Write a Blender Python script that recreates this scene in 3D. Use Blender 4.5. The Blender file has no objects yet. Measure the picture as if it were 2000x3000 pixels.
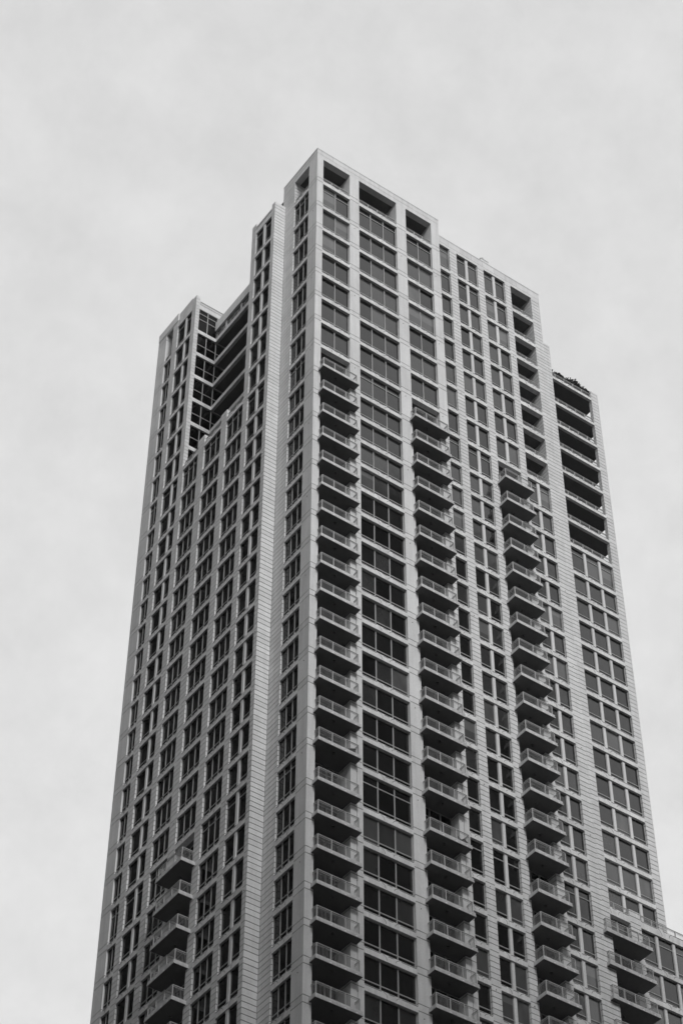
import bpy, math, random
from mathutils import Matrix, Vector
random.seed(7)
sc = bpy.context.scene
COL = sc.collection
# ------------------------------------------------------------------ survey
# x runs along the bright street front, y runs back along the shaded side
# front, z = 0 is the eye of the photographer, ground lies 1.7 m below
GZ = -1.7
CAM = (-67.069, -98.870, 0.0)
F_PX, YAW, PITCH, ROLL = 6411.754, 0.616465, 0.823242, 0.003024
LEV = [179.873, 175.723, 171.693, 168.181, 164.671, 161.156, 157.644, 154.139, 150.637,
       146.840, 143.789, 140.738, 137.687, 134.630, 131.584, 128.534, 125.482, 122.426,
       119.373, 116.325, 113.277, 110.226, 107.181, 104.140, 100.366, 97.327, 94.281,
       91.237, 88.19, 85.14, 82.09, 79.04]
NL = len(LEV) - 1                  # window heads; storey k hangs from LEV[k]
ZB = LEV[NL]                       # below here a plain base, out of the picture
TALL = (0, 1, 8, 23)               # storeys whose windows have a transom
YD, YW, YH, YJ = 1.4246, 1.56, 5.886, 2.60
XM = -1.249                        # plane of the projecting side front
XR = 1.33                          # slab edges of the deep recess
YT = 19.45                         # flank of the far block, facing us
ROOF = 181.28
SILL = 0.53

def cam_axes():
    fw = Vector((math.sin(YAW)*math.cos(PITCH), math.cos(YAW)*math.cos(PITCH), math.sin(PITCH)))
    r = Vector((math.cos(YAW), -math.sin(YAW), 0)); u = r.cross(fw)
    return math.cos(ROLL)*r + math.sin(ROLL)*u, math.cos(ROLL)*u - math.sin(ROLL)*r, fw
RR, UU, FW = cam_axes()
def px(p):
    d = Vector(p) - Vector(CAM); w = d.dot(FW)
    return 1000 + F_PX*d.dot(RR)/w, 1500 - F_PX*d.dot(UU)/w

# ------------------------------------------------------------------ materials
def nmat(name):
    m = bpy.data.materials.new(name); m.use_nodes = True
    nt = m.node_tree; b = nt.nodes['Principled BSDF']
    return m, nt, b
def mth(nt, op, a, b=None, clamp=False):
    n = nt.nodes.new('ShaderNodeMath'); n.operation = op; n.use_clamp = clamp
    for i, v in enumerate((a, b)):
        if v is None: continue
        if isinstance(v, (int, float)): n.inputs[i].default_value = v
        else: nt.links.new(v, n.inputs[i])
    return n.outputs[0]
def noise(nt, vec, scale, detail=3.0, rough=0.55):
    n = nt.nodes.new('ShaderNodeTexNoise'); n.inputs['Scale'].default_value = scale
    n.inputs['Detail'].default_value = detail; n.inputs['Roughness'].default_value = rough
    nt.links.new(vec, n.inputs['Vector']); return n.outputs['Fac']
def mapping(nt, vec, scale):
    n = nt.nodes.new('ShaderNodeMapping'); n.inputs['Scale'].default_value = scale
    nt.links.new(vec, n.inputs['Vector']); return n.outputs['Vector']
def grey(nt, val):
    n = nt.nodes.new('ShaderNodeCombineColor')
    for i in range(3): nt.links.new(val, n.inputs[i])
    return n.outputs[0]
def stone(name, base, stain=0.22, grain=0.16, rough=0.85, tint=True):
    """cast stone: soft blotches, rain streaks running down, fine grit, one tint per block"""
    m, nt, b = nmat(name)
    co = nt.nodes.new('ShaderNodeTexCoord').outputs['Object']
    blotch = noise(nt, co, 0.55, 4)
    streak = noise(nt, mapping(nt, co, (2.6, 2.6, 0.16)), 1.0, 3)
    grit = noise(nt, co, 5.0, 5, 0.8)
    v = mth(nt, 'ADD', mth(nt, 'MULTIPLY', mth(nt, 'SUBTRACT', blotch, 0.5), stain),
            mth(nt, 'MULTIPLY', mth(nt, 'SUBTRACT', streak, 0.5), stain*1.5))
    v = mth(nt, 'ADD', v, mth(nt, 'MULTIPLY', mth(nt, 'SUBTRACT', grit, 0.5), grain*2))
    v = mth(nt, 'ADD', v, 1.0)
    if tint:
        a = nt.nodes.new('ShaderNodeAttribute'); a.attribute_name = 'tint'
        v = mth(nt, 'MULTIPLY', v, a.outputs['Fac'])
    v = mth(nt, 'MULTIPLY', v, base)
    nt.links.new(grey(nt, v), b.inputs['Base Color'])
    b.inputs['Roughness'].default_value = rough
    b.inputs['Specular IOR Level'].default_value = 0.25
    bp = nt.nodes.new('ShaderNodeBump'); bp.inputs['Strength'].default_value = 0.25
    bp.inputs['Distance'].default_value = 0.02
    nt.links.new(grit, bp.inputs['Height']); nt.links.new(bp.outputs[0], b.inputs['Normal'])
    return m
def plain(name, val, rough=0.5, metal=0.0, spec=0.5):
    m, nt, b = nmat(name)
    co = nt.nodes.new('ShaderNodeTexCoord').outputs['Object']
    v = mth(nt, 'MULTIPLY', mth(nt, 'ADD', mth(nt, 'MULTIPLY', noise(nt, co, 3.0), 0.3), 0.85), val)
    nt.links.new(grey(nt, v), b.inputs['Base Color'])
    b.inputs['Roughness'].default_value = rough; b.inputs['Metallic'].default_value = metal
    b.inputs['Specular IOR Level'].default_value = spec
    return m
def glass(name, val, spec, var=0.5):
    """tinted pane before a dim room: what lies behind shows as an uneven grey, the sky mirrors on top"""
    m, nt, b = nmat(name)
    co = nt.nodes.new('ShaderNodeTexCoord').outputs['Object']
    n1 = noise(nt, mapping(nt, co, (0.8, 0.8, 0.35)), 1.0, 2)
    v = mth(nt, 'MULTIPLY', mth(nt, 'ADD', mth(nt, 'MULTIPLY', n1, 2*var), 1-var), val)
    nt.links.new(grey(nt, v), b.inputs['Base Color'])
    b.inputs['Roughness'].default_value = 0.06
    b.inputs['Specular IOR Level'].default_value = spec
    bp = nt.nodes.new('ShaderNodeBump'); bp.inputs['Strength'].default_value = 0.06
    bp.inputs['Distance'].default_value = 0.05
    nt.links.new(noise(nt, co, 0.9, 2), bp.inputs['Height']); nt.links.new(bp.outputs[0], b.inputs['Normal'])
    return m
M_SMOOTH = stone('cast_stone_smooth', 0.65, 0.26, 0.2)
M_COURSE = stone('cast_stone_coursed', 0.65, 0.2, 0.2)
M_SPAN = stone('cast_stone_spandrel', 0.66, 0.40, 0.2)
M_SLAB = stone('balcony_concrete', 0.50, 0.5, 0.2)
M_JOINT = plain('joint_mortar', 0.035, 0.95, 0, 0.1)
M_SOFF = plain('shade_dark_soffit', 0.13, 0.9, 0, 0.1)  # undersides coloured darker than the slabs, shade put into the colour
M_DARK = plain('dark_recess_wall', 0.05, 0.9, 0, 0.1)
M_FRAME = plain('pale_aluminium_frame', 0.34, 0.45)
M_RAIL = plain('painted_steel_rail', 0.40, 0.5)
M_STEEL = plain('dark_steel', 0.05, 0.5)
G = [glass('window_glass_deep', 0.004, 0.75), glass('window_glass_dark', 0.010, 0.8),
     glass('window_glass_grey', 0.036, 0.85), glass('window_glass_blind', 0.13, 0.8, 0.25),
     glass('window_glass_curtain', 0.09, 0.8, 0.9), glass('window_glass_shade', 0.075, 0.8, 0.3)]
G_SHADED = [glass('shaded_glass_deep', 0.001, 0.12), glass('shaded_glass_dark', 0.002, 0.15),
      glass('shaded_glass_grey', 0.006, 0.2)]  # same glass, coloured darker and less mirroring to paint in the shaded front

# ------------------------------------------------------------------ mesh builder
class MB:
    def __init__(s): s.v = []; s.f = []; s.m = []; s.t = []; s.mats = []
    def mi(s, mat):
        if mat not in s.mats: s.mats.append(mat)
        return s.mats.index(mat)
    def box(s, x0, x1, y0, y1, z0, z1, mat, tint=None):
        if x1 < x0: x0, x1 = x1, x0
        if y1 < y0: y0, y1 = y1, y0
        if z1 - z0 < 1e-4 or x1 - x0 < 1e-4 or y1 - y0 < 1e-4: return
        n = len(s.v); i = s.mi(mat)
        s.v += [(x0,y0,z0),(x1,y0,z0),(x1,y1,z0),(x0,y1,z0),(x0,y0,z1),(x1,y0,z1),(x1,y1,z1),(x0,y1,z1)]
        s.f += [(n,n+3,n+2,n+1),(n+4,n+5,n+6,n+7),(n,n+1,n+5,n+4),(n+1,n+2,n+6,n+5),(n+2,n+3,n+7,n+6),(n+3,n,n+4,n+7)]
        s.m += [i]*6; s.t += [random.uniform(0.93, 1.05) if tint is None else tint]*6
    def quad(s, pts, mat, tint=1.0):
        n = len(s.v); s.v += [tuple(p) for p in pts]; s.f.append(tuple(range(n, n+len(pts))))
        s.m.append(s.mi(mat)); s.t.append(tint)
    def bar(s, a, b, r, mat):
        a = Vector(a); b = Vector(b); d = (b-a).normalized()
        u = d.orthogonal().normalized()*r; w = d.cross(u)
        n = len(s.v)
        for p in (a, b): s.v += [tuple(p+u), tuple(p+w), tuple(p-u), tuple(p-w)]
        s.f += [(n,n+1,n+5,n+4),(n+1,n+2,n+6,n+5),(n+2,n+3,n+7,n+6),(n+3,n,n+4,n+7),(n+3,n+2,n+1,n),(n+4,n+5,n+6,n+7)]
        s.m += [s.mi(mat)]*6; s.t += [1.0]*6
    def add(s, o):
        n = len(s.v); s.v += o.v; s.f += [tuple(i+n for i in f) for f in o.f]
        s.m += [s.mi(o.mats[i]) for i in o.m]; s.t += o.t
    def mesh(s, name):
        me = bpy.data.meshes.new(name); me.from_pydata(s.v, [], s.f)
        for m in s.mats: me.materials.append(m)
        me.polygons.foreach_set('material_index', s.m)
        a = me.attributes.new('tint', 'FLOAT', 'FACE'); a.data.foreach_set('value', s.t)
        me.update(); return me
def link(name, data, parent=None, kind=None):
    o = bpy.data.objects.new(name, data); COL.objects.link(o)
    if parent is not None: o.parent = parent
    if kind: o['kind'] = kind
    return o
def tag(o, label, cat, group=None):
    o['label'] = label; o['category'] = cat
    if group: o['group'] = group
    return o

class Front:
    """a street front: s runs along it, d runs into the building"""
    def __init__(f, axis, pos): f.a = axis; f.p = pos
    def box(f, mb, s0, s1, d0, d1, z0, z1, mat, tint=None):
        if f.a == 'y': mb.box(s0, s1, f.p+d0, f.p+d1, z0, z1, mat, tint)
        else: mb.box(f.p+d0, f.p+d1, s0, s1, z0, z1, mat, tint)
    def pt(f, s, d, z): return (s, f.p+d, z) if f.a == 'y' else (f.p+d, s, z)
R0, RD, RW, RH, RJ = (Front('y', v) for v in (0.0, YD, YW, YH, YJ))
L0, LM, LR = (Front('x', v) for v in (0.0, XM, XR))
RT = Front('y', YT)

def joints(z0, z1, coursed, shift=0.0):
    out = []
    for k in range(len(LEV)):
        lo = LEV[k]; hi = LEV[k-1] if k else LEV[0] + 3.4
        out += [lo+0.16, lo+0.75]
        if coursed:
            n = max(1, round((hi+0.16-lo-0.75)/0.487)); st = (hi+0.16-lo-0.75)/n
            out += [lo+0.75+st*i for i in range(1, n)]
    return sorted(z+shift for z in out if z0+0.12 < z+shift < z1-0.08)
def stack(mb, x0, x1, y0, y1, z0, z1, mat, coursed=True, shift=0.0, gap=0.06, split=None):
    """blocks laid with open joints round a mortar core; split = (x of a vertical joint, top of it)"""
    e = 0.03
    mb.box(x0+e, x1-e, y0+e, y1-e, z0, z1-0.02, M_JOINT, 1)
    zs = [z0] + joints(z0, z1, coursed, shift) + [z1]
    for i in range(len(zs)-1):
        a = zs[i] + (gap/2 if i else 0); b = zs[i+1] - (gap/2 if i < len(zs)-2 else 0)
        if split and b < split[1]:
            mb.box(x0, split[0]-0.018, y0, y1, a, b, mat); mb.box(split[0]+0.018, x1, y0, y1, a, b, mat)
        else: mb.box(x0, x1, y0, y1, a, b, mat)
def ribbon(mb, fr, pts, w, d=-0.006):
    for (s0, z0), (s1, z1) in zip(pts, pts[1:]):
        ds, dz = s1-s0, z1-z0; l = math.hypot(ds, dz) or 1; ns, nz = -dz/l*w/2, ds/l*w/2
        mb.quad([fr.pt(s0+ns, d, z0+nz), fr.pt(s0-ns, d, z0-nz), fr.pt(s1-ns, d, z1-nz), fr.pt(s1+ns, d, z1+nz)], M_JOINT)
def spandrel(mb, fr, s0, s1, z0, z1, depth=0.5, orn=True):
    """floor band between two piers with its drip lines and the cut swags below the mullions"""
    fr.box(mb, s0, s1, 0.0, depth, z0, z1, M_SPAN)
    if not orn: return
    w = s1-s0; h = z1-z0; c = (s0+s1)/2; q = min(0.75, w*0.28)
    for a, b in ((s0+0.05, c-q-0.1), (c-0.2, c+0.25), (c+q+0.12, s1-0.05)):
        if b-a > 0.12: fr.box(mb, a, b, -0.012, 0.0, z1-0.085, z1-0.045, M_JOINT, 1)
    up, dn = z1-0.06, z0+0.06
    ribbon(mb, fr, [(c-q+0.45*(1-math.cos(t*1.45)) if False else c-q+0.06+0.34*math.sin(t*1.5), up-(up-dn)*(1-math.cos(t*1.5))) for t in [i/6 for i in range(7)]], 0.03)
    ribbon(mb, fr, [(c+q-0.34*math.sin(t*1.5), up-(up-dn)*0.72*(1-math.cos(t*1.5))) for t in [i/6 for i in range(7)]], 0.03)

# ------------------------------------------------------------------ windows
WINDOWS = []     # (size in the picture, glass mesh, frame mesh)
def window(fr, s0, s1, z0, z1, rec, lights, k, side, rails=None, transom=None):
    """lights = list of (a, b) clear spans; frame members fill what is left"""
    g = MB(); f = MB(); gd = rec+0.05
    fw = 0.045
    low = z0+0.52
    rails = [low] if rails is None else rails
    if transom: rails = rails + [transom]
    cuts = [z0] + sorted(rails) + [z1]
    whole = random.random()
    for a, b in lights:
        pick = random.random()*0.45+whole*0.55
        if random.random() < 0.12: pick = random.random()
        for i in range(len(cuts)-1):
            za, zb = cuts[i], cuts[i+1]
            if side: mat = G_SHADED[0 if pick < 0.45 else 1 if pick < 0.85 else 2]
            else:
                mat = G[0 if pick < 0.28 else 1 if pick < 0.56 else 2 if pick < 0.74 else 5]
                if i == 0 and pick < 0.75: mat = G[0]
            q = [fr.pt(a-0.02, gd, za), fr.pt(b+0.02, gd, za), fr.pt(b+0.02, gd, zb), fr.pt(a-0.02, gd, zb)]
            if fr.a == 'x': q.reverse()
            if not side and i >= 1 and zb-za > 1.2 and 0.80 < pick < 0.90:     # blind part way down
                zc = zb-(zb-za)*random.choice((0.35, 0.55, 0.7))
                q2 = [fr.pt(a-0.02, gd, zc), fr.pt(b+0.02, gd, zc), fr.pt(b+0.02, gd, zb), fr.pt(a-0.02, gd, zb)]
                q3 = [fr.pt(a-0.02, gd, za), fr.pt(b+0.02, gd, za), fr.pt(b+0.02, gd, zc), fr.pt(a-0.02, gd, zc)]
                g.quad(q2, G[3]); g.quad(q3, mat)
            else: g.quad(q, G[4] if (not side and i >= 1 and pick >= 0.92) else mat)
        # frame of this light
        fr.box(f, a, a+fw, rec, gd-0.004, z0, z1, M_FRAME, 1); fr.box(f, b-fw, b, rec, gd-0.004, z0, z1, M_FRAME, 1)
        for za in (z0, z1-fw): fr.box(f, a+fw, b-fw, rec, gd-0.004, za, za+fw, M_FRAME, 1)
        for r in rails: fr.box(f, a+fw, b-fw, rec, gd-0.004, r-0.04, r+0.04, M_FRAME, 1)
    c = fr.pt((s0+s1)/2, 0, (z0+z1)/2); u, v = px(c)
    pa = [px(fr.pt(s, 0, z)) for s, z in ((s0,z0),(s1,z0),(s1,z1),(s0,z1))]
    area = abs(sum(pa[i][0]*pa[(i+1)%4][1]-pa[(i+1)%4][0]*pa[i][1] for i in range(4)))/2
    if not (-30 < u < 2030 and -30 < v < 3030): area *= 0.05
    WINDOWS.append((area, g, f))
def lights_thin(s0, s1, mulls):
    e = [s0] + sorted(mulls) + [s1]
    return [(e[i], e[i+1]) for i in range(len(e)-1)]

tower = link('apartment_tower', None)
tower.location = (0, 0, 0)
tag(tower, 'tall pale stone apartment tower with stacked balconies and stepped roofline', 'building')

BALC_FRONTS = []
def bay(mb, fr, s0, s1, mulls, storeys, side, rec=0.22, stone_m=None, orn=True, top=None, depth=0.5):
    """a column of windows with the floor bands between them"""
    for k in storeys:
        z1, z0 = LEV[k], LEV[k+1]+SILL
        tr = z1-0.74 if k in TALL else None
        if stone_m:
            ls = []; a = s0
            for m0, m1 in stone_m: ls.append((a, m0)); fr.box(mb, m0, m1, rec-0.07, rec+0.2, z0, z1, M_COURSE); a = m1
            ls.append((a, s1))
        else: ls = lights_thin(s0, s1, mulls)
        window(fr, s0, s1, z0, z1, rec, ls, k, side, None, tr)
    for k in sorted(set(storeys) | set(k+1 for k in storeys)):
        if top is not None and k == storeys[0]: continue
        spandrel(mb, fr, s0, s1, LEV[k], LEV[k]+SILL, depth, orn)

# railing pieces -----------------------------------------------------
def rail_run(mb, a, b, z, h=1.0, pitch=0.105, post=1.2, r=0.0062, ends=True):
    a = Vector((a[0], a[1], z)); b = Vector((b[0], b[1], z)); d = b-a; L = d.length; d.normalize()
    up = Vector((0, 0, 1)); n = Vector((-d.y, d.x, 0))
    def beam(p, q, w, t):      # flat bar
        i = len(mb.v); c = [(-w, -t), (w, -t), (w, t), (-w, t)]
        for e in (p, q): mb.v += [tuple(e+n*x+up*y) for x, y in c]
        mb.f += [(i,i+1,i+5,i+4),(i+1,i+2,i+6,i+5),(i+2,i+3,i+7,i+6),(i+3,i,i+4,i+7),(i+3,i+2,i+1,i),(i+4,i+5,i+6,i+7)]
        mb.m += [mb.mi(M_RAIL)]*6; mb.t += [1.0]*6
    beam(a+up*h, b+up*h, 0.032, 0.026)
    beam(a+up*(h-0.13), b+up*(h-0.13), 0.016, 0.014)
    beam(a+up*0.09, b+up*0.09, 0.016, 0.016)
    np_ = max(1, round(L/post))
    for i in range(np_+1):
        if not ends and i in (0, np_): continue
        p = a+d*(L*i/np_); q = p+up*h; mb.box(p.x-0.034, p.x+0.034, p.y-0.034, p.y+0.034, p.z, q.z-0.026, M_RAIL, 1)
    nb = int(L/pitch)
    for i in range(1, nb):
        p = a+d*(L*i/nb); mb.box(p.x-r, p.x+r, p.y-r, p.y+r, p.z+0.1, p.z+h-0.14, M_RAIL, 1)

# ------------------------------------------------------------------ front block (bays A, B, C)
wall = MB()
P1, P2, P3 = (3.86, 4.97), (9.48, 10.64), (13.78, 14.75)
stack(wall, 0.0, 0.72, 0.0, 1.39, ZB, LEV[0], M_SMOOTH, False)
stack(wall, P1[0], P1[1], 0.0, 2.0, ZB, LEV[0], M_SMOOTH, False, split=(4.42, LEV[8]))
stack(wall, P2[0], P2[1], 0.0, 2.0, ZB, LEV[0], M_SMOOTH, False)
stack(wall, P3[0], P3[1], 0.0, 2.6, ZB, LEV[0], M_SMOOTH, False, split=(14.24, LEV[8]))
stack(wall, 0.0, 2.0, 3.83, 5.37, ZB, LEV[0], M_COURSE, True)
stack(wall, 0.0, 1.2, 5.37, 5.80, LEV[2], LEV[0], M_COURSE, True)
W4 = range(1, 8)
bay(wall, R0, 0.72, 3.86, [2.32], range(1, 8), False, top=True)
bay(wall, R0, 4.97, 9.48, [6.47, 7.98], range(1, NL), False, top=True)
bay(wall, R0, 10.64, 13.78, [12.2], range(1, 8), False, top=True)
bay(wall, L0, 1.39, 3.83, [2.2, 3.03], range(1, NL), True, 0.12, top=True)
# open loggias under the roof
for s0, s1 in ((0.72, 3.86), (4.97, 9.48), (10.64, 13.78)):
    spandrel(wall, R0, s0, s1, LEV[1], LEV[1]+0.58, 0.5)
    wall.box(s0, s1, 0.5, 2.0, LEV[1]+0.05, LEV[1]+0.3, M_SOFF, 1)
spandrel(wall, L0, 1.39, 3.83, LEV[1], LEV[1]+0.58, 0.5)
wall.box(0.5, 0.72, 1.39, 3.83, LEV[1]+0.05, LEV[1]+0.3, M_SOFF, 1)
# parapet and loggia ceiling
zc = LEV[0]
wall.box(0.0, P3[1], 0.0, 0.62, zc+0.002, zc+0.62, M_SMOOTH, 1.0)
wall.box(0.0, 0.62, 0.62, 5.80, zc+0.002, zc+0.62, M_SMOOTH, 1.0)
wall.box(0.02, P3[1]-0.02, 0.02, 0.6, zc+0.62, zc+0.66, M_JOINT, 1)
wall.box(0.02, 0.6, 0.6, 5.78, zc+0.62, zc+0.66, M_JOINT, 1)
for i in range(8):                         # upper parapet course in lengths
    a, b = P3[1]*i/8, P3[1]*(i+1)/8
    wall.box(a+(0 if i == 0 else 0.012), b-(0 if i == 7 else 0.012), 0.0, 0.6, zc+0.66, ROOF-0.07, M_SMOOTH)
for i in range(3):
    a, b = 0.6+(5.2*i/3), 0.6+(5.2*(i+1)/3)
    wall.box(0.0, 0.6, a+(0 if i == 0 else 0.012), b-(0 if i == 2 else 0.012), zc+0.66, ROOF-0.07, M_SMOOTH)
wall.box(-0.03, P3[1]+0.03, -0.03, 0.7, ROOF-0.07, ROOF, M_SMOOTH, 1.02)
wall.box(-0.03, 0.7, 0.7, 5.83, ROOF-0.07, ROOF, M_SMOOTH, 1.02)
wall.box(0.62, P3[1], 0.62, 5.80, zc+0.03, zc+0.3, M_SOFF, 1)
# the rooms behind
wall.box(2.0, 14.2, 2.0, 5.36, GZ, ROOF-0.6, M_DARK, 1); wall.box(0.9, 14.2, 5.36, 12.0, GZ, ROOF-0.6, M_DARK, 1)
wall.box(0.02, 14.7, 0.05, 2.0, GZ, ZB-0.01, M_SMOOTH, 1)
wall.box(0.02, 2.0, 2.0, 5.36, GZ, ZB-0.01, M_SMOOTH, 1)
for s0, s1 in ((0.72, 3.86), (10.64, 13.78)):
    R0.box(wall, s0, s1, 0.5, 2.0, LEV[8]+0.002, LEV[8]+SILL-0.1, M_SOFF)
    for k in range(9, NL+1): R0.box(wall, s0, s1, 0.002, 2.0, LEV[k]+0.335, LEV[k]+0.66, M_SOFF, 1)
# small tie-rod sockets on the piers
for k in range(2, NL, 3):
    for x in (4.40, 9.95, 14.1): wall.box(x-0.03, x+0.03, -0.03, 0.0, LEV[k]-0.36, LEV[k]-0.30, M_STEEL, 1)
    wall.box(-0.03, 0.0, 0.57, 0.63, LEV[k]-0.36, LEV[k]-0.30, M_STEEL, 1)
link('wall', wall.mesh('front_block_wall'), tower)

# ------------------------------------------------------------------ right block (bays D to G)
wall = MB()
DB = dict(D=(15.2, 17.2), E=(18.09, 20.76), F=(21.56, 24.28), G=(25.04, 27.73))
stack(wall, 14.2, 15.2, YD, YD+0.6, ZB, LEV[0], M_COURSE)
for a, b in ((17.2, 18.09), (20.76, 21.56), (24.28, 25.04), (27.73, 28.82)):
    stack(wall, a, b, YD, YD+1.9, ZB, LEV[0], M_COURSE)
stack(wall, 28.82, 29.72, YW, YW+1.5, LEV[23]-0.4, LEV[1]-2.26, M_COURSE, True, 0.24)
stack(wall, 28.82, 29.52, YD, YD+1.5, ZB, LEV[23]-0.41, M_COURSE, True)
bay(wall, RD, *DB['D'], [], range(0, NL), False, 0.18, top=True)
bay(wall, RD, *DB['E'], [], range(0, NL), False, 0.18, stone_m=[(19.29, 19.58)], top=True)
bay(wall, RD, *DB['F'], [], range(0, 8), False, 0.18, stone_m=[(22.78, 23.08)], top=True)
bay(wall, RD, *DB['G'], [], range(8, NL), False, 0.18, stone_m=[(26.24, 26.54)], top=True)
for k in range(1, 9):
    spandrel(wall, RD, *DB['G'], LEV[k], LEV[k]+0.56, 0.5)
    wall.box(DB['G'][0], DB['G'][1], YD+0.5, YD+1.9, LEV[k]+0.03, LEV[k]+0.3, M_SOFF, 1)
RD.box(wall, *DB['F'], 0.5, 1.9, LEV[8]+0.002, LEV[8]+SILL-0.1, M_SOFF)
for k in range(9, NL+1): RD.box(wall, *DB['F'], 0.002, 1.9, LEV[k]+0.335, LEV[k]+0.66, M_SOFF, 1)
wall.box(14.2, 28.82, YD, YD+0.62, zc+0.002, zc+0.40, M_COURSE, 1.0)
wall.box(14.2, 28.80, YD+0.02, YD+0.6, zc+0.40, zc+0.43, M_JOINT, 1)
for i in range(10):
    a, b = 14.2+14.62*i/10, 14.2+14.62*(i+1)/10
    wall.box(a, b-(0 if i == 9 else 0.02), YD, YD+0.6, zc+0.43, ROOF-0.09, M_COURSE)
wall.box(14.2, 28.85, YD-0.03, YD+0.7, ROOF-0.09, ROOF, M_COURSE, 1.03)
wall.box(14.76, 28.80, YD+0.62, YD+6, zc+0.03, zc+0.3, M_SOFF, 1)
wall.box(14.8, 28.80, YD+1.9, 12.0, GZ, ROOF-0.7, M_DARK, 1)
wall.box(28.80, 29.66, YD+2.3, YH+2.4, GZ, LEV[1]-2.4, M_COURSE, 1)
wall.box(14.8, 29.5, YD+0.05, YD+1.88, GZ, ZB-0.01, M_COURSE, 1)
for k in range(3, NL, 3):
    for x in (17.6, 21.1, 24.6, 28.3): wall.box(x-0.03, x+0.03, YD-0.03, YD, LEV[k]-0.2, LEV[k]-0.14, M_STEEL, 1)
link('wall', wall.mesh('right_block_wall'), tower)

# ------------------------------------------------------------------ far right block (bay H) with open corner loggias
wall = MB()
H0, H1, HE = 30.2, 39.12, 40.06
HB = (33.0, H1)
stack(wall, H1, HE, YH, YH+0.42, LEV[8]+0.6, LEV[1]+1.55, M_COURSE)
stack(wall, H1, HE, YH, YH+2.3, LEV[24], LEV[8]+0.598, M_COURSE)
stack(wall, 29.6, 32.0, YH, YH+0.5, LEV[24], LEV[1]+0.4, M_COURSE)
bay(wall, RH, 32.0, H1, [], range(8, 24), False, 0.18, stone_m=[(35.52, 35.81), (37.36, 37.64)], top=True)
spandrel(wall, RH, 32.0, H1, LEV[8], LEV[8]+SILL, 0.5)
for k in range(1, 9):
    z = LEV[k]
    if k < 8: spandrel(wall, RH, 32.0, H1, z, z+0.45, 0.3)
    wall.box(32.0, HE-0.02, YH+(0.5 if k == 8 else 0.42), YH+2.3, z+0.02, z+0.3, M_SOFF, 1)
    if k < 8: wall.box(32.0, H1, YH+0.3, YH+0.42, z+0.02, z+0.3, M_SOFF, 1)
wall.box(29.6, HE-0.05, YH+2.3, YH+6, GZ, LEV[1]+0.3, M_DARK, 1)
wall.box(29.6, HE-0.05, YH+0.6, YH+2.3, GZ, LEV[24]-0.01, M_COURSE, 1)
link('wall', wall.mesh('far_right_block_wall'), tower)

# ------------------------------------------------------------------ lower right wing (bay J)
wall = MB()
JT = LEV[23]+0.72
stack(wall, 32.76, 33.87, YJ, YJ+1.2, ZB, LEV[23]+1.36, M_COURSE)
stack(wall, 38.95, 40.1, YJ, YJ+1.2, ZB, JT, M_COURSE)
stack(wall, 45.2, 46.3, YJ, YJ+1.2, ZB, JT, M_COURSE)
for s0, s1, ms in ((33.87, 38.95, [(35.42, 35.69), (37.2, 37.46)]), (40.1, 45.2, [(41.6, 41.9), (43.3, 43.6)])):
    bay(wall, RJ, s0, s1, [], range(23, NL), False, 0.18, stone_m=ms, top=True)
    spandrel(wall, RJ, s0, s1, LEV[23], JT, 0.5)
spandrel(wall, RJ, 29.54, 32.76, LEV[23], JT, 1.2)
for k in range(24, NL+1): RJ.box(wall, 29.54, 32.76, 0.002, 1.2, LEV[k]+0.335, LEV[k]+0.66, M_SOFF, 1)
wall.box(29.6, 46.2, YJ+1.2, YH-0.02, GZ, JT-0.5, M_DARK, 1)
wall.box(32.76, 46.2, YJ+0.5, YJ+1.2, LEV[23]+0.1, JT-0.3, M_SOFF, 1)
wall.box(29.6, 46.2, YJ+0.05, YJ+1.19, GZ, ZB-0.01, M_COURSE, 1)
wall.box(40.1, 46.2, YH, YH+5, GZ, JT-0.5, M_DARK, 1)
link('wall', wall.mesh('lower_wing_wall'), tower)

# ------------------------------------------------------------------ projecting side front (bays b to g)
wall = MB()
BT = 177.45                                    # tops of its corner piers
LB = dict(b=(5.90, 8.63), c=(9.38, 12.05), d=(12.96, 15.76), e=(16.78, 19.31), f=(20.17, 22.85), g=(23.72, 25.02))
stack(wall, XM, -0.02, 5.37, 5.90, ZB, BT, M_COURSE)
stack(wall, XM, XM+2.6, 8.63, 9.32, LEV[8]+0.6, BT, M_COURSE)
stack(wall, XM, XM+1.6, 8.63, 9.38, ZB, LEV[8]+0.598, M_COURSE)
stack(wall, XM, XM+1.6, 12.05, 12.96, ZB, LEV[8]+1.75, M_COURSE)
stack(wall, XM, XM+1.6, 15.76, 16.78, ZB, LEV[8]+1.75, M_COURSE)
stack(wall, XM, XM+0.46, 19.31, 20.17, ZB, LEV[8]+0.598, M_COURSE)
stack(wall, XM, XM+0.46, YT, 20.17, LEV[8]+0.6, BT+0.05, M_COURSE)
stack(wall, XM, XM+1.8, 22.85, 23.72, ZB, LEV[1]+0.9, M_COURSE)
stack(wall, XM, XM+1.8, 25.02, 26.56, ZB, LEV[1]+0.9, M_SMOOTH, False)
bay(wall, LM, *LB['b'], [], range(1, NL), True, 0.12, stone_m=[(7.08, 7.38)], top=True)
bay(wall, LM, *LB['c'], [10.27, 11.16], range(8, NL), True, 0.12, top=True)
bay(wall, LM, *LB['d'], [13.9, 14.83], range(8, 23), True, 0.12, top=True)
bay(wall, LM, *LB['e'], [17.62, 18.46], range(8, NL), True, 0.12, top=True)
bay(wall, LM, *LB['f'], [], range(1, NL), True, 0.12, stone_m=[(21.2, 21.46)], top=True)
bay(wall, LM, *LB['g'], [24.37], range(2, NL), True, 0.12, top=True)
LM.box(wall, *LB['d'], 0.5, 1.6, LEV[23]+0.002, LEV[23]+SILL-0.1, M_SOFF)
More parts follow.
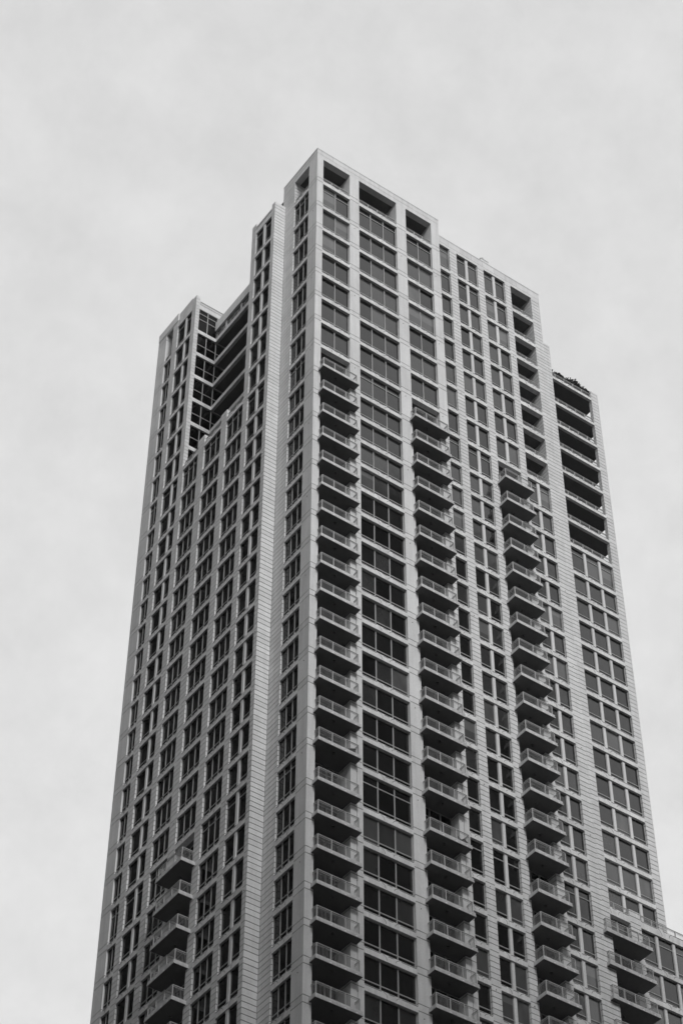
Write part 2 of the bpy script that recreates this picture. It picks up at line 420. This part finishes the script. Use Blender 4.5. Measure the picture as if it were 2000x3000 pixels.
for k in range(24, NL+1): LM.box(wall, *LB['d'], 0.002, 1.6, LEV[k]+0.335, LEV[k]+0.66, M_SOFF, 1)
# block heads
LM.box(wall, *LB['b'], 0.03, 0.6, LEV[1], 176.62, M_SPAN); LM.box(wall, *LB['b'], -0.01, 0.62, 176.62, 176.9, M_COURSE)
wall.box(XM+0.6, 0.9, 5.9, 9.3, LEV[1]+0.2, 176.7, M_DARK, 1)
LM.box(wall, *LB['f'], 0.02, 0.6, LEV[1], 176.84, M_SPAN)
LM.box(wall, 22.85, 26.56, 0.02, 0.6, LEV[1]+0.9, 176.84, M_SPAN)
LM.box(wall, 22.85, 26.58, -0.02, 0.7, 176.88, 178.06, M_SMOOTH); LM.box(wall, 20.3, 22.85, 0.10, 0.7, 176.88, 178.0, M_SMOOTH)
wall.box(XM+0.05, 4.0, 20.2, 26.5, 176.7, 176.86, M_SOFF, 1)
spandrel(wall, LM, *LB['g'], LEV[2], LEV[2]+0.55, 0.5)
for s0, s1 in (LB['c'], LB['d'], LB['e']): spandrel(wall, LM, s0, s1, LEV[8], LEV[8]+SILL, 0.5)
# far block flank facing us
RT.box(wall, XM+0.46, 3.9, 0.1, 0.5, LEV[1]+0.02, 176.45, M_SMOOTH)
RT.box(wall, XM+0.46, 3.9, 0.05, 0.12, 176.45, 176.52, M_SMOOTH)
for k in range(2, 9): spandrel(wall, RT, XM+0.46, 3.9, LEV[k], LEV[k]+0.5, 0.4, False)
for k in range(1, 8):
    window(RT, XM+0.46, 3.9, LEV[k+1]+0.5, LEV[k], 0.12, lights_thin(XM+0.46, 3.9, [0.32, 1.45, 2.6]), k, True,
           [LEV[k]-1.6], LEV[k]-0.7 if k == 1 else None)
# deep recess: slab edges, soffits, dark rooms, small penthouse on top
for k in range(2, 9):
    z = LEV[k]
    LR.box(wall, 9.32, YT-0.0, 0.0, 0.3, z, z+0.55, M_SPAN)
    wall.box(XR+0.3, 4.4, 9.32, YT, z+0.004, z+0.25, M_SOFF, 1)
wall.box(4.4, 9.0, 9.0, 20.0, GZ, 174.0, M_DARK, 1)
wall.box(XR-0.1, 6.0, 9.32, YT+0.1, 173.45, 174.78, M_SMOOTH)
for s in (9.4, 12.2, 14.9, 17.6): LR.box(wall, s, s+0.25, 0.05, 0.3, LEV[2]+0.55, 173.45, M_SMOOTH)
# terrace deck
wall.box(XM+0.5, XR, 9.38, 19.31, LEV[8]+0.1, LEV[8]+0.32, M_SOFF, 1)
# rooms behind
wall.box(XM+0.55, 0.88, 5.92, 8.62, GZ, LEV[1]+0.19, M_DARK, 1)
wall.box(XM+1.6, 4.4, 9.0, 20.0, GZ, LEV[8]+0.09, M_DARK, 1)
wall.box(XM+1.8, 9.0, 20.0, 26.5, GZ, 176.7, M_DARK, 1)
wall.box(XM+0.05, XM+1.58, 5.4, 26.5, GZ, ZB-0.01, M_COURSE, 1)
for k in range(2, NL, 4):
    for y in (5.65, 16.2, 20.0): wall.box(XM-0.03, XM, y-0.03, y+0.03, LEV[k]-0.2, LEV[k]-0.14, M_STEEL, 1)
link('wall', wall.mesh('side_front_wall'), tower)
# penthouse glass over the recess
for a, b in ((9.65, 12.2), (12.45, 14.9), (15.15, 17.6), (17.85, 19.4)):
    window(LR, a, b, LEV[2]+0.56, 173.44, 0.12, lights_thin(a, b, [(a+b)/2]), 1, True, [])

# ------------------------------------------------------------------ windows become parts: the hundred that show largest one by one
WINDOWS.sort(key=lambda w: -w[0])
for area, g, f in WINDOWS[:100]:
    w = link('window', g.mesh('window_glass'), tower); link('frame', f.mesh('window_frame'), w)
rest = MB(); restf = MB()
for area, g, f in WINDOWS[100:]: rest.add(g); restf.add(f)
w = link('window', rest.mesh('smaller_window_glass'), tower, 'stuff')
link('frame', restf.mesh('smaller_window_frames'), w, 'stuff')

# ------------------------------------------------------------------ balconies
def balcony_meshes(L, D, name):
    """origin at the back left lower corner, s along +x, out along -y"""
    s = MB()
    s.box(0, L, -D, 0, 0.0, 0.13, M_SLAB)
    s.box(0.05, L-0.05, -D+0.05, 0, 0.13, 0.155, M_JOINT, 1)  # dark strip colours in the shadow gap between lip and fascia
    s.box(0.02, L-0.02, -D+0.02, 0, 0.155, 0.335, M_SLAB)
    s.box(0.03, L-0.03, -D+0.03, -0.001, -0.004, 0.0, M_SOFF, 1)  # dark sheet that paints the shade under the slab
    for x in (L*0.31, L*0.62, L*0.86):      # rust-pale patches at the scuppers
        s.box(x-0.06, x+0.1, -D-0.006, -D, 0.02, 0.12, M_SMOOTH, 1.15)
    r = MB(); i = 0.17
    rail_run(r, (i, -D+i), (L-i, -D+i), 0.335, 1.0)
    rail_run(r, (i, -0.03), (i, -D+i), 0.335, 1.0, ends=False)
    rail_run(r, (L-i, -D+i), (L-i, -0.03), 0.335, 1.0, ends=False)
    l = MB(); n = 10
    c = (L*0.47, -0.1)
    top = [(c[0]+0.12*math.cos(t*2*math.pi/n), c[1]+0.12*math.sin(t*2*math.pi/n)) for t in range(n)]
    for j in range(n):
        a, b = top[j], top[(j+1) % n]
        l.quad([(a[0], a[1], -0.006), (b[0], b[1], -0.006), (b[0], b[1], -0.09), (a[0], a[1], -0.09)], M_STEEL)
    l.quad([(x, y, -0.09) for x, y in top][::-1], M_STEEL)
    return s.mesh(name+'_slab'), r.mesh(name+'_railing'), l.mesh(name+'_lamp')
def door_mesh(L, H, transom, name):
    m = MB()
    n = 3
    for i in range(n):
        a, b = L*i/n, L*(i+1)/n
        m.quad([(a, 0.05, 0), (b, 0.05, 0), (b, 0.05, H), (a, 0.05, H)], G[(0, 1, 0)[i]])
        m.box(a, a+0.07, 0, 0.046, 0, H, M_FRAME, 1); m.box(b-0.07, b, 0, 0.046, 0, H, M_FRAME, 1)
        for z in ([0, H-0.07] + ([H-0.8] if transom else [])): m.box(a+0.07, b-0.07, 0, 0.046, z, z+0.07, M_FRAME, 1)
    return m.mesh(name)
def balcony_column(kinds, L, D, place, rot, door, door_d, storeys, top_k):
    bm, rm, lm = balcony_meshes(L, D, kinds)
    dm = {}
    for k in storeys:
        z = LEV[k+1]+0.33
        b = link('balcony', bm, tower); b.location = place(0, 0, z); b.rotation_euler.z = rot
        r = link('railing', rm, b); l = link('ceiling_lamp', lm, b)
        s0, w = door
        top = LEV[k]+0.33 if k != top_k else LEV[k]
        h = top-(LEV[k+1]+0.66)-0.01
        key = round(h, 2)
        if key not in dm: dm[key] = door_mesh(w, h, k in TALL, kinds+'_door')
        d = link('balcony_door', dm[key], tower); d.location = place(s0, door_d, LEV[k+1]+0.662); d.rotation_euler.z = rot
NBK = range(8, NL)
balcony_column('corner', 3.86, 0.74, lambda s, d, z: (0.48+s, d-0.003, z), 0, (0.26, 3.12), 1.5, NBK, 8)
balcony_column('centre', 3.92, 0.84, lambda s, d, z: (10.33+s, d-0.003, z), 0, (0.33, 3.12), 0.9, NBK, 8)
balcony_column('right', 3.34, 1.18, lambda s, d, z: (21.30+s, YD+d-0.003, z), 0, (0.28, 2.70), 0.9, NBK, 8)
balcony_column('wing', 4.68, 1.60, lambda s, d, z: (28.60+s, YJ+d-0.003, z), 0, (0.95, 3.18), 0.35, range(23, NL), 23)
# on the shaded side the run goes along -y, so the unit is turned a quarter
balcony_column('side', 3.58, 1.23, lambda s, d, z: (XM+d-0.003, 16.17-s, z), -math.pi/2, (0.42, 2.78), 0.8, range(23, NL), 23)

# ------------------------------------------------------------------ railings of loggias and terraces
def railing(segs, z, h, name='loggia_railing'):
    m = MB()
    for a, b in segs: rail_run(m, a, b, z, h)
    return link(name, m.mesh(name), tower)
for s0, s1 in ((0.74, 3.84), (4.99, 9.46), (10.66, 13.76)): railing([((s0+0.04, 0.14), (s1-0.04, 0.14))], LEV[1]+0.58, 0.62)
railing([((0.14, 1.45), (0.14, 3.78))], LEV[1]+0.58, 0.62)
for k in range(1, 9): railing([((25.1, YD+0.12), (27.68, YD+0.12))], LEV[k]+0.56, 0.6)
for k in range(2, 9):
    railing([((32.05, YH+0.12), (39.08, YH+0.12)), ((39.95, YH+0.47), (39.95, YH+2.25))], LEV[k]+(0.45 if k < 8 else SILL), 0.62)
railing([((32.0, YH+0.12), (39.08, YH+0.12))], LEV[1]+0.45, 0.62, 'terrace_railing')
railing([((XM+0.14, 23.78), (XM+0.14, 24.98))], LEV[2]+0.55, 0.55)
for s0, s1 in (LB['c'], LB['d'], LB['e']): railing([((XM+0.2, s0+0.05), (XM+0.2, s1-0.05))], LEV[8]+SILL, 0.75, 'terrace_railing')
railing([((XM+0.6, YT+0.2), (2.6, YT+0.2))], 176.52, 0.5, 'terrace_railing')
railing([((XR+0.1, 9.5), (XR+0.1, YT-0.1))], LEV[2]+0.55, 0.75, 'terrace_railing')
railing([((XM+0.3, 20.3), (XM+0.3, 22.8))], 176.84, 0.35, 'terrace_railing')
railing([((29.75, YJ+0.12), (32.72, YJ+0.12))], JT, 0.62, 'terrace_railing')
railing([((33.9, YJ+0.12), (38.9, YJ+0.12)), ((38.9, YJ+0.12), (45.1, YJ+0.12))], JT, 0.62, 'terrace_railing')

# ------------------------------------------------------------------ roofs and the little plinth with its lamp
for c in ((0.72, 14.6, 2.0, 12.0, ROOF-0.58, ROOF-0.4), (14.8, 28.8, YD+0.7, 12.0, ROOF-0.68, ROOF-0.5),
          (29.7, HE-0.04, YH+0.3, YH+6, LEV[1]+0.305, LEV[1]+0.42), (29.6, 46.1, YJ+0.5, YH-0.02, JT-0.28, JT-0.1)):
    m = MB(); m.box(*c, M_SLAB, 1); link('roof', m.mesh('roof_deck'), tower)
m = MB(); m.box(22.0, 22.95, 2.2, 3.1, ROOF-0.5, 183.05, M_SMOOTH); m.box(21.96, 22.99, 2.16, 3.14, 183.05, 183.13, M_SMOOTH)
pl = link('roof_plinth', m.mesh('roof_plinth'), tower)
m = MB(); m.bar((22.45, 2.5, 183.13), (22.45, 2.5, 183.5), 0.03, M_STEEL)
for i in range(6):
    for j in range(8):
        a = [(math.pi*(i+di)/6, 2*math.pi*(j+dj)/8) for di, dj in ((0, 0), (1, 0), (1, 1), (0, 1))]
        m.quad([(22.45+0.13*math.sin(t)*math.cos(p), 2.5+0.13*math.sin(t)*math.sin(p), 183.6+0.16*math.cos(t)) for t, p in a], M_STEEL)
link('beacon', m.mesh('roof_beacon'), pl)

# ------------------------------------------------------------------ roof garden shrubs
M_LEAF = plain('dark_leaf', 0.035, 0.7, 0, 0.2); M_LEAF2 = plain('pale_leaf', 0.06, 0.7, 0, 0.2)
M_BARK = plain('shrub_bark', 0.05, 0.9, 0, 0.1)
def shrub(name, label, x, y, w, h, spiky):
    z0 = LEV[1]+0.42
    o = link(name, None); o.location = (x, y, z0)
    tag(o, label, 'shrub', 'shrubs of the roof garden')
    st = MB(); fo = MB()
    for i in range(7):
        a = random.uniform(0, 6.28); t = Vector((math.cos(a)*w*0.35*random.random(), math.sin(a)*0.2, h*random.uniform(0.6, 0.85)))
        st.bar((0.05*math.cos(a), 0.05*math.sin(a), 0), t, 0.018, M_BARK)
    for i in range(1700):
        a = random.uniform(0, 6.28); q = random.random()**0.5; zz = random.uniform(0.06, 1.0)
        prof = (math.sin(min(1, zz*1.25+0.12)*math.pi*0.5) if zz < 0.55 else (1-((zz-0.45)/0.6)**3*0.55))
        rr = prof*q*(0.8+0.25*math.sin(3*a+x*5))
        top = h*(0.78+0.22*math.sin(a*2+x*3))*(1+ (0.22*random.random() if random.random() < spiky else 0))
        c = Vector((math.cos(a)*rr*w*0.5, math.sin(a)*rr*0.30, zz*top))
        d = Vector((random.gauss(0, 1), random.gauss(0, 1), random.gauss(0.7, 0.7))).normalized()
        s_ = d.orthogonal().normalized(); s_.rotate(Matrix.Rotation(random.uniform(0, 6.28), 3, d))
        l = random.uniform(0.11, 0.26); b = l*0.33
        fo.quad([c, c+d*l*0.5+s_*b, c+d*l, c+d*l*0.5-s_*b], M_LEAF if random.random() < 0.7 else M_LEAF2)
    link('stem', st.mesh('shrub_stem'), o); link('foliage', fo.mesh('shrub_foliage'), o)
for lab, x, w, h, sp in (
        ('low rooftop shrub where the stone wall meets the terrace railing', 34.5, 1.7, 1.4, 0.1),
        ('thin rooftop shrub second along the railing from the stone wall', 35.3, 1.9, 1.42, 0.12),
        ('loose rooftop shrub rising gently before the tallest ones', 36.1, 1.9, 1.62, 0.15),
        ('spiky rooftop shrub just left of the tallest peak', 36.9, 1.9, 1.78, 0.2),
        ('tallest rooftop shrub with a ragged pointed peak above the railing', 37.65, 1.9, 1.98, 0.25),
        ('rounded rooftop shrub sloping down right of the tallest peak', 38.35, 1.7, 1.7, 0.2),
        ('rooftop shrub ending the row nearest the stone end pier', 38.85, 1.2, 1.35, 0.2)):
    shrub('shrub', lab, x, YH+0.48, w, h, sp)

# ------------------------------------------------------------------ chairs left out on two balconies
def chair(label, x, y, z, rot):
    o = link('balcony_chair', None); o.location = (x, y, z); o.rotation_euler.z = rot
    tag(o, label, 'chair', 'chairs out on balconies')
    m = MB(); m.box(-0.27, 0.27, -0.27, 0.27, 0.40, 0.45, M_STEEL, 1); link('seat', m.mesh('chair_seat'), o)
    m = MB()
    for i in range(5): m.box(-0.25+0.115*i, -0.21+0.115*i, 0.24, 0.27, 0.45, 0.86, M_STEEL, 1)
    m.box(-0.27, 0.27, 0.235, 0.275, 0.86, 0.92, M_STEEL, 1); link('backrest', m.mesh('chair_back'), o)
    for sx in (-1, 1):
        for sy in (-1, 1):
            m = MB(); m.bar((sx*0.24, sy*0.24, 0), (sx*0.23, sy*0.23, 0.40), 0.022, M_STEEL); link('leg', m.mesh('chair_leg'), o)
chair('dark chair behind the railing of the centre balcony with the tall transom window', 13.75, -0.36, LEV[24]+0.665, 0.4)
chair('dark chair at the right end of a corner balcony halfway down the tower', 3.75, -0.32, LEV[23]+0.665, -0.5)

# ------------------------------------------------------------------ ground
me = bpy.data.meshes.new('ground'); S = 2000
me.from_pydata([(-S, -S, GZ), (S, -S, GZ), (S, S, GZ), (-S, S, GZ)], [], [(0, 1, 2, 3)])
me.materials.append(plain('street_asphalt', 0.06, 0.9, 0, 0.2)); gnd = link('ground', me, None, 'structure')

# ------------------------------------------------------------------ unseen office blocks across the streets, added and sized to
# shade the lower storeys and show as dark reflections in the lower windows
M_OFF = stone('office_concrete', 0.05, tint=False); M_OFFG = plain('office_glass', 0.02, 0.12, 0, 0.5)
def office(label, x0, x1, y0, y1, h):
    o = link('added_office_block', None); o.location = ((x0+x1)/2, (y0+y1)/2, GZ); tag(o, label, 'building')
    w, d = (x1-x0)/2, (y1-y0)/2; H = h-GZ
    m = MB(); n = int(H/3.9)
    for k in range(n+1): m.box(-w, w, -d, d, k*3.9, min(H, k*3.9+1.5) if k < n else H, M_OFF, 1)
    for i in range(int(2*w/6)+1):
        x = -w+2*w*i/int(2*w/6)
        for y in (-d-0.2, d+0.2): m.box(x-0.4, x+0.4, y-0.2, y+0.2, 0, H, M_OFF, 1)
    for i in range(int(2*d/6)+1):
        y = -d+2*d*i/int(2*d/6)
        for x in (-w-0.2, w+0.2): m.box(x-0.2, x+0.2, y-0.4, y+0.4, 0, H, M_OFF, 1)
    link('wall', m.mesh('office_wall'), o)
    m = MB(); m.box(-w+0.3, w-0.3, -d+0.3, d-0.3, 0, H-0.5, M_OFFG, 1); link('window', m.mesh('office_windows'), o, 'stuff')
office('broad unseen grey office block, added for shade, behind the photographer across the street', -120, 22, -215, -152, 203)
office('tallest unseen grey office block, added for dark reflections, across the street from the balcony front', 36, 160, -215, -145, 340)
office('unseen grey office slab, added for dark reflections, facing the shaded window grid of the tower', -125, -25, 63, 125, 285)
office('lower unseen grey office block, added for shade, beside the photographer facing the shaded front', -180, -98, -45, 58, 190)

# ------------------------------------------------------------------ air
me = bpy.data.meshes.new('haze'); b = MB(); b.box(-2050, 2050, -2050, 2050, GZ-1.0, 346.0, M_DARK)
me = b.mesh('haze'); me.materials.clear()
hm = bpy.data.materials.new('haze_air'); hm.use_nodes = True; nt = hm.node_tree
for n in list(nt.nodes):
    if n.type != 'OUTPUT_MATERIAL': nt.nodes.remove(n)
pv = nt.nodes.new('ShaderNodeVolumePrincipled'); pv.inputs['Color'].default_value = (0.9, 0.9, 0.9, 1)
pv.inputs['Density'].default_value = 0.00012; pv.inputs['Anisotropy'].default_value = 0.0
nt.links.new(pv.outputs['Volume'], nt.nodes['Material Output'].inputs['Volume'])
me.materials.append(hm); link('haze', me, None, 'stuff')

# ------------------------------------------------------------------ light
SUN_EL, SUN_AZ = math.radians(35), math.radians(192)      # azimuth from +y towards +x
sd = Vector((math.sin(SUN_AZ)*math.cos(SUN_EL), math.cos(SUN_AZ)*math.cos(SUN_EL), math.sin(SUN_EL)))
sl = bpy.data.lights.new('sun', 'SUN'); sl.energy = 2.1; sl.angle = math.radians(16); sl.color = (1, 1, 1)
so = link('sun', sl); so.rotation_euler = sd.to_track_quat('Z', 'Y').to_euler()

w = bpy.data.worlds.new('World'); sc.world = w; w.use_nodes = True; nt = w.node_tree
bg = nt.nodes['Background']
sky = nt.nodes.new('ShaderNodeTexSky'); sky.sky_type = 'NISHITA'; sky.sun_disc = False
sky.sun_elevation = SUN_EL; sky.sun_rotation = SUN_AZ; sky.dust_density = 3.0; sky.air_density = 1.0
bw = nt.nodes.new('ShaderNodeRGBToBW'); nt.links.new(sky.outputs[0], bw.inputs[0])
co = nt.nodes.new('ShaderNodeTexCoord').outputs['Generated']
sep = nt.nodes.new('ShaderNodeSeparateXYZ'); nt.links.new(co, sep.inputs[0])
cl = mth(nt, 'SUBTRACT', noise(nt, co, 28.0, 7, 0.66), 0.5)
deck = mth(nt, 'ADD', mth(nt, 'MULTIPLY', cl, 1.7), 5.85)            # high even cloud deck, faintly mottled
grad = mth(nt, 'SUBTRACT', 1.20, mth(nt, 'MULTIPLY', sep.outputs['Z'], 0.25))
deck = mth(nt, 'MULTIPLY', deck, grad)
tot = mth(nt, 'ADD', mth(nt, 'MULTIPLY', bw.outputs[0], 0.25), deck)
nt.links.new(grey(nt, tot), bg.inputs['Color'])
bg.inputs['Strength'].default_value = 0.12

# ------------------------------------------------------------------ camera and view
cd = bpy.data.cameras.new('camera'); cam = link('camera', cd)
cd.sensor_fit = 'HORIZONTAL'; cd.sensor_width = 36; cd.lens = F_PX*36/2000; cd.clip_end = 6000
mw = Matrix((RR, UU, -FW)).transposed().to_4x4(); mw.translation = Vector(CAM); cam.matrix_world = mw
sc.camera = cam
sc.view_settings.view_transform = 'Standard'; sc.view_settings.look = 'None'
sc.view_settings.exposure = 0.0; sc.view_settings.gamma = 1.0; sc.view_settings.use_curve_mapping = False
sc.cycles.max_bounces = 6; sc.cycles.diffuse_bounces = 3; sc.cycles.glossy_bounces = 3; sc.cycles.volume_bounces = 0
sc.cycles.use_denoising = True; sc.cycles.sample_clamp_indirect = 0.6
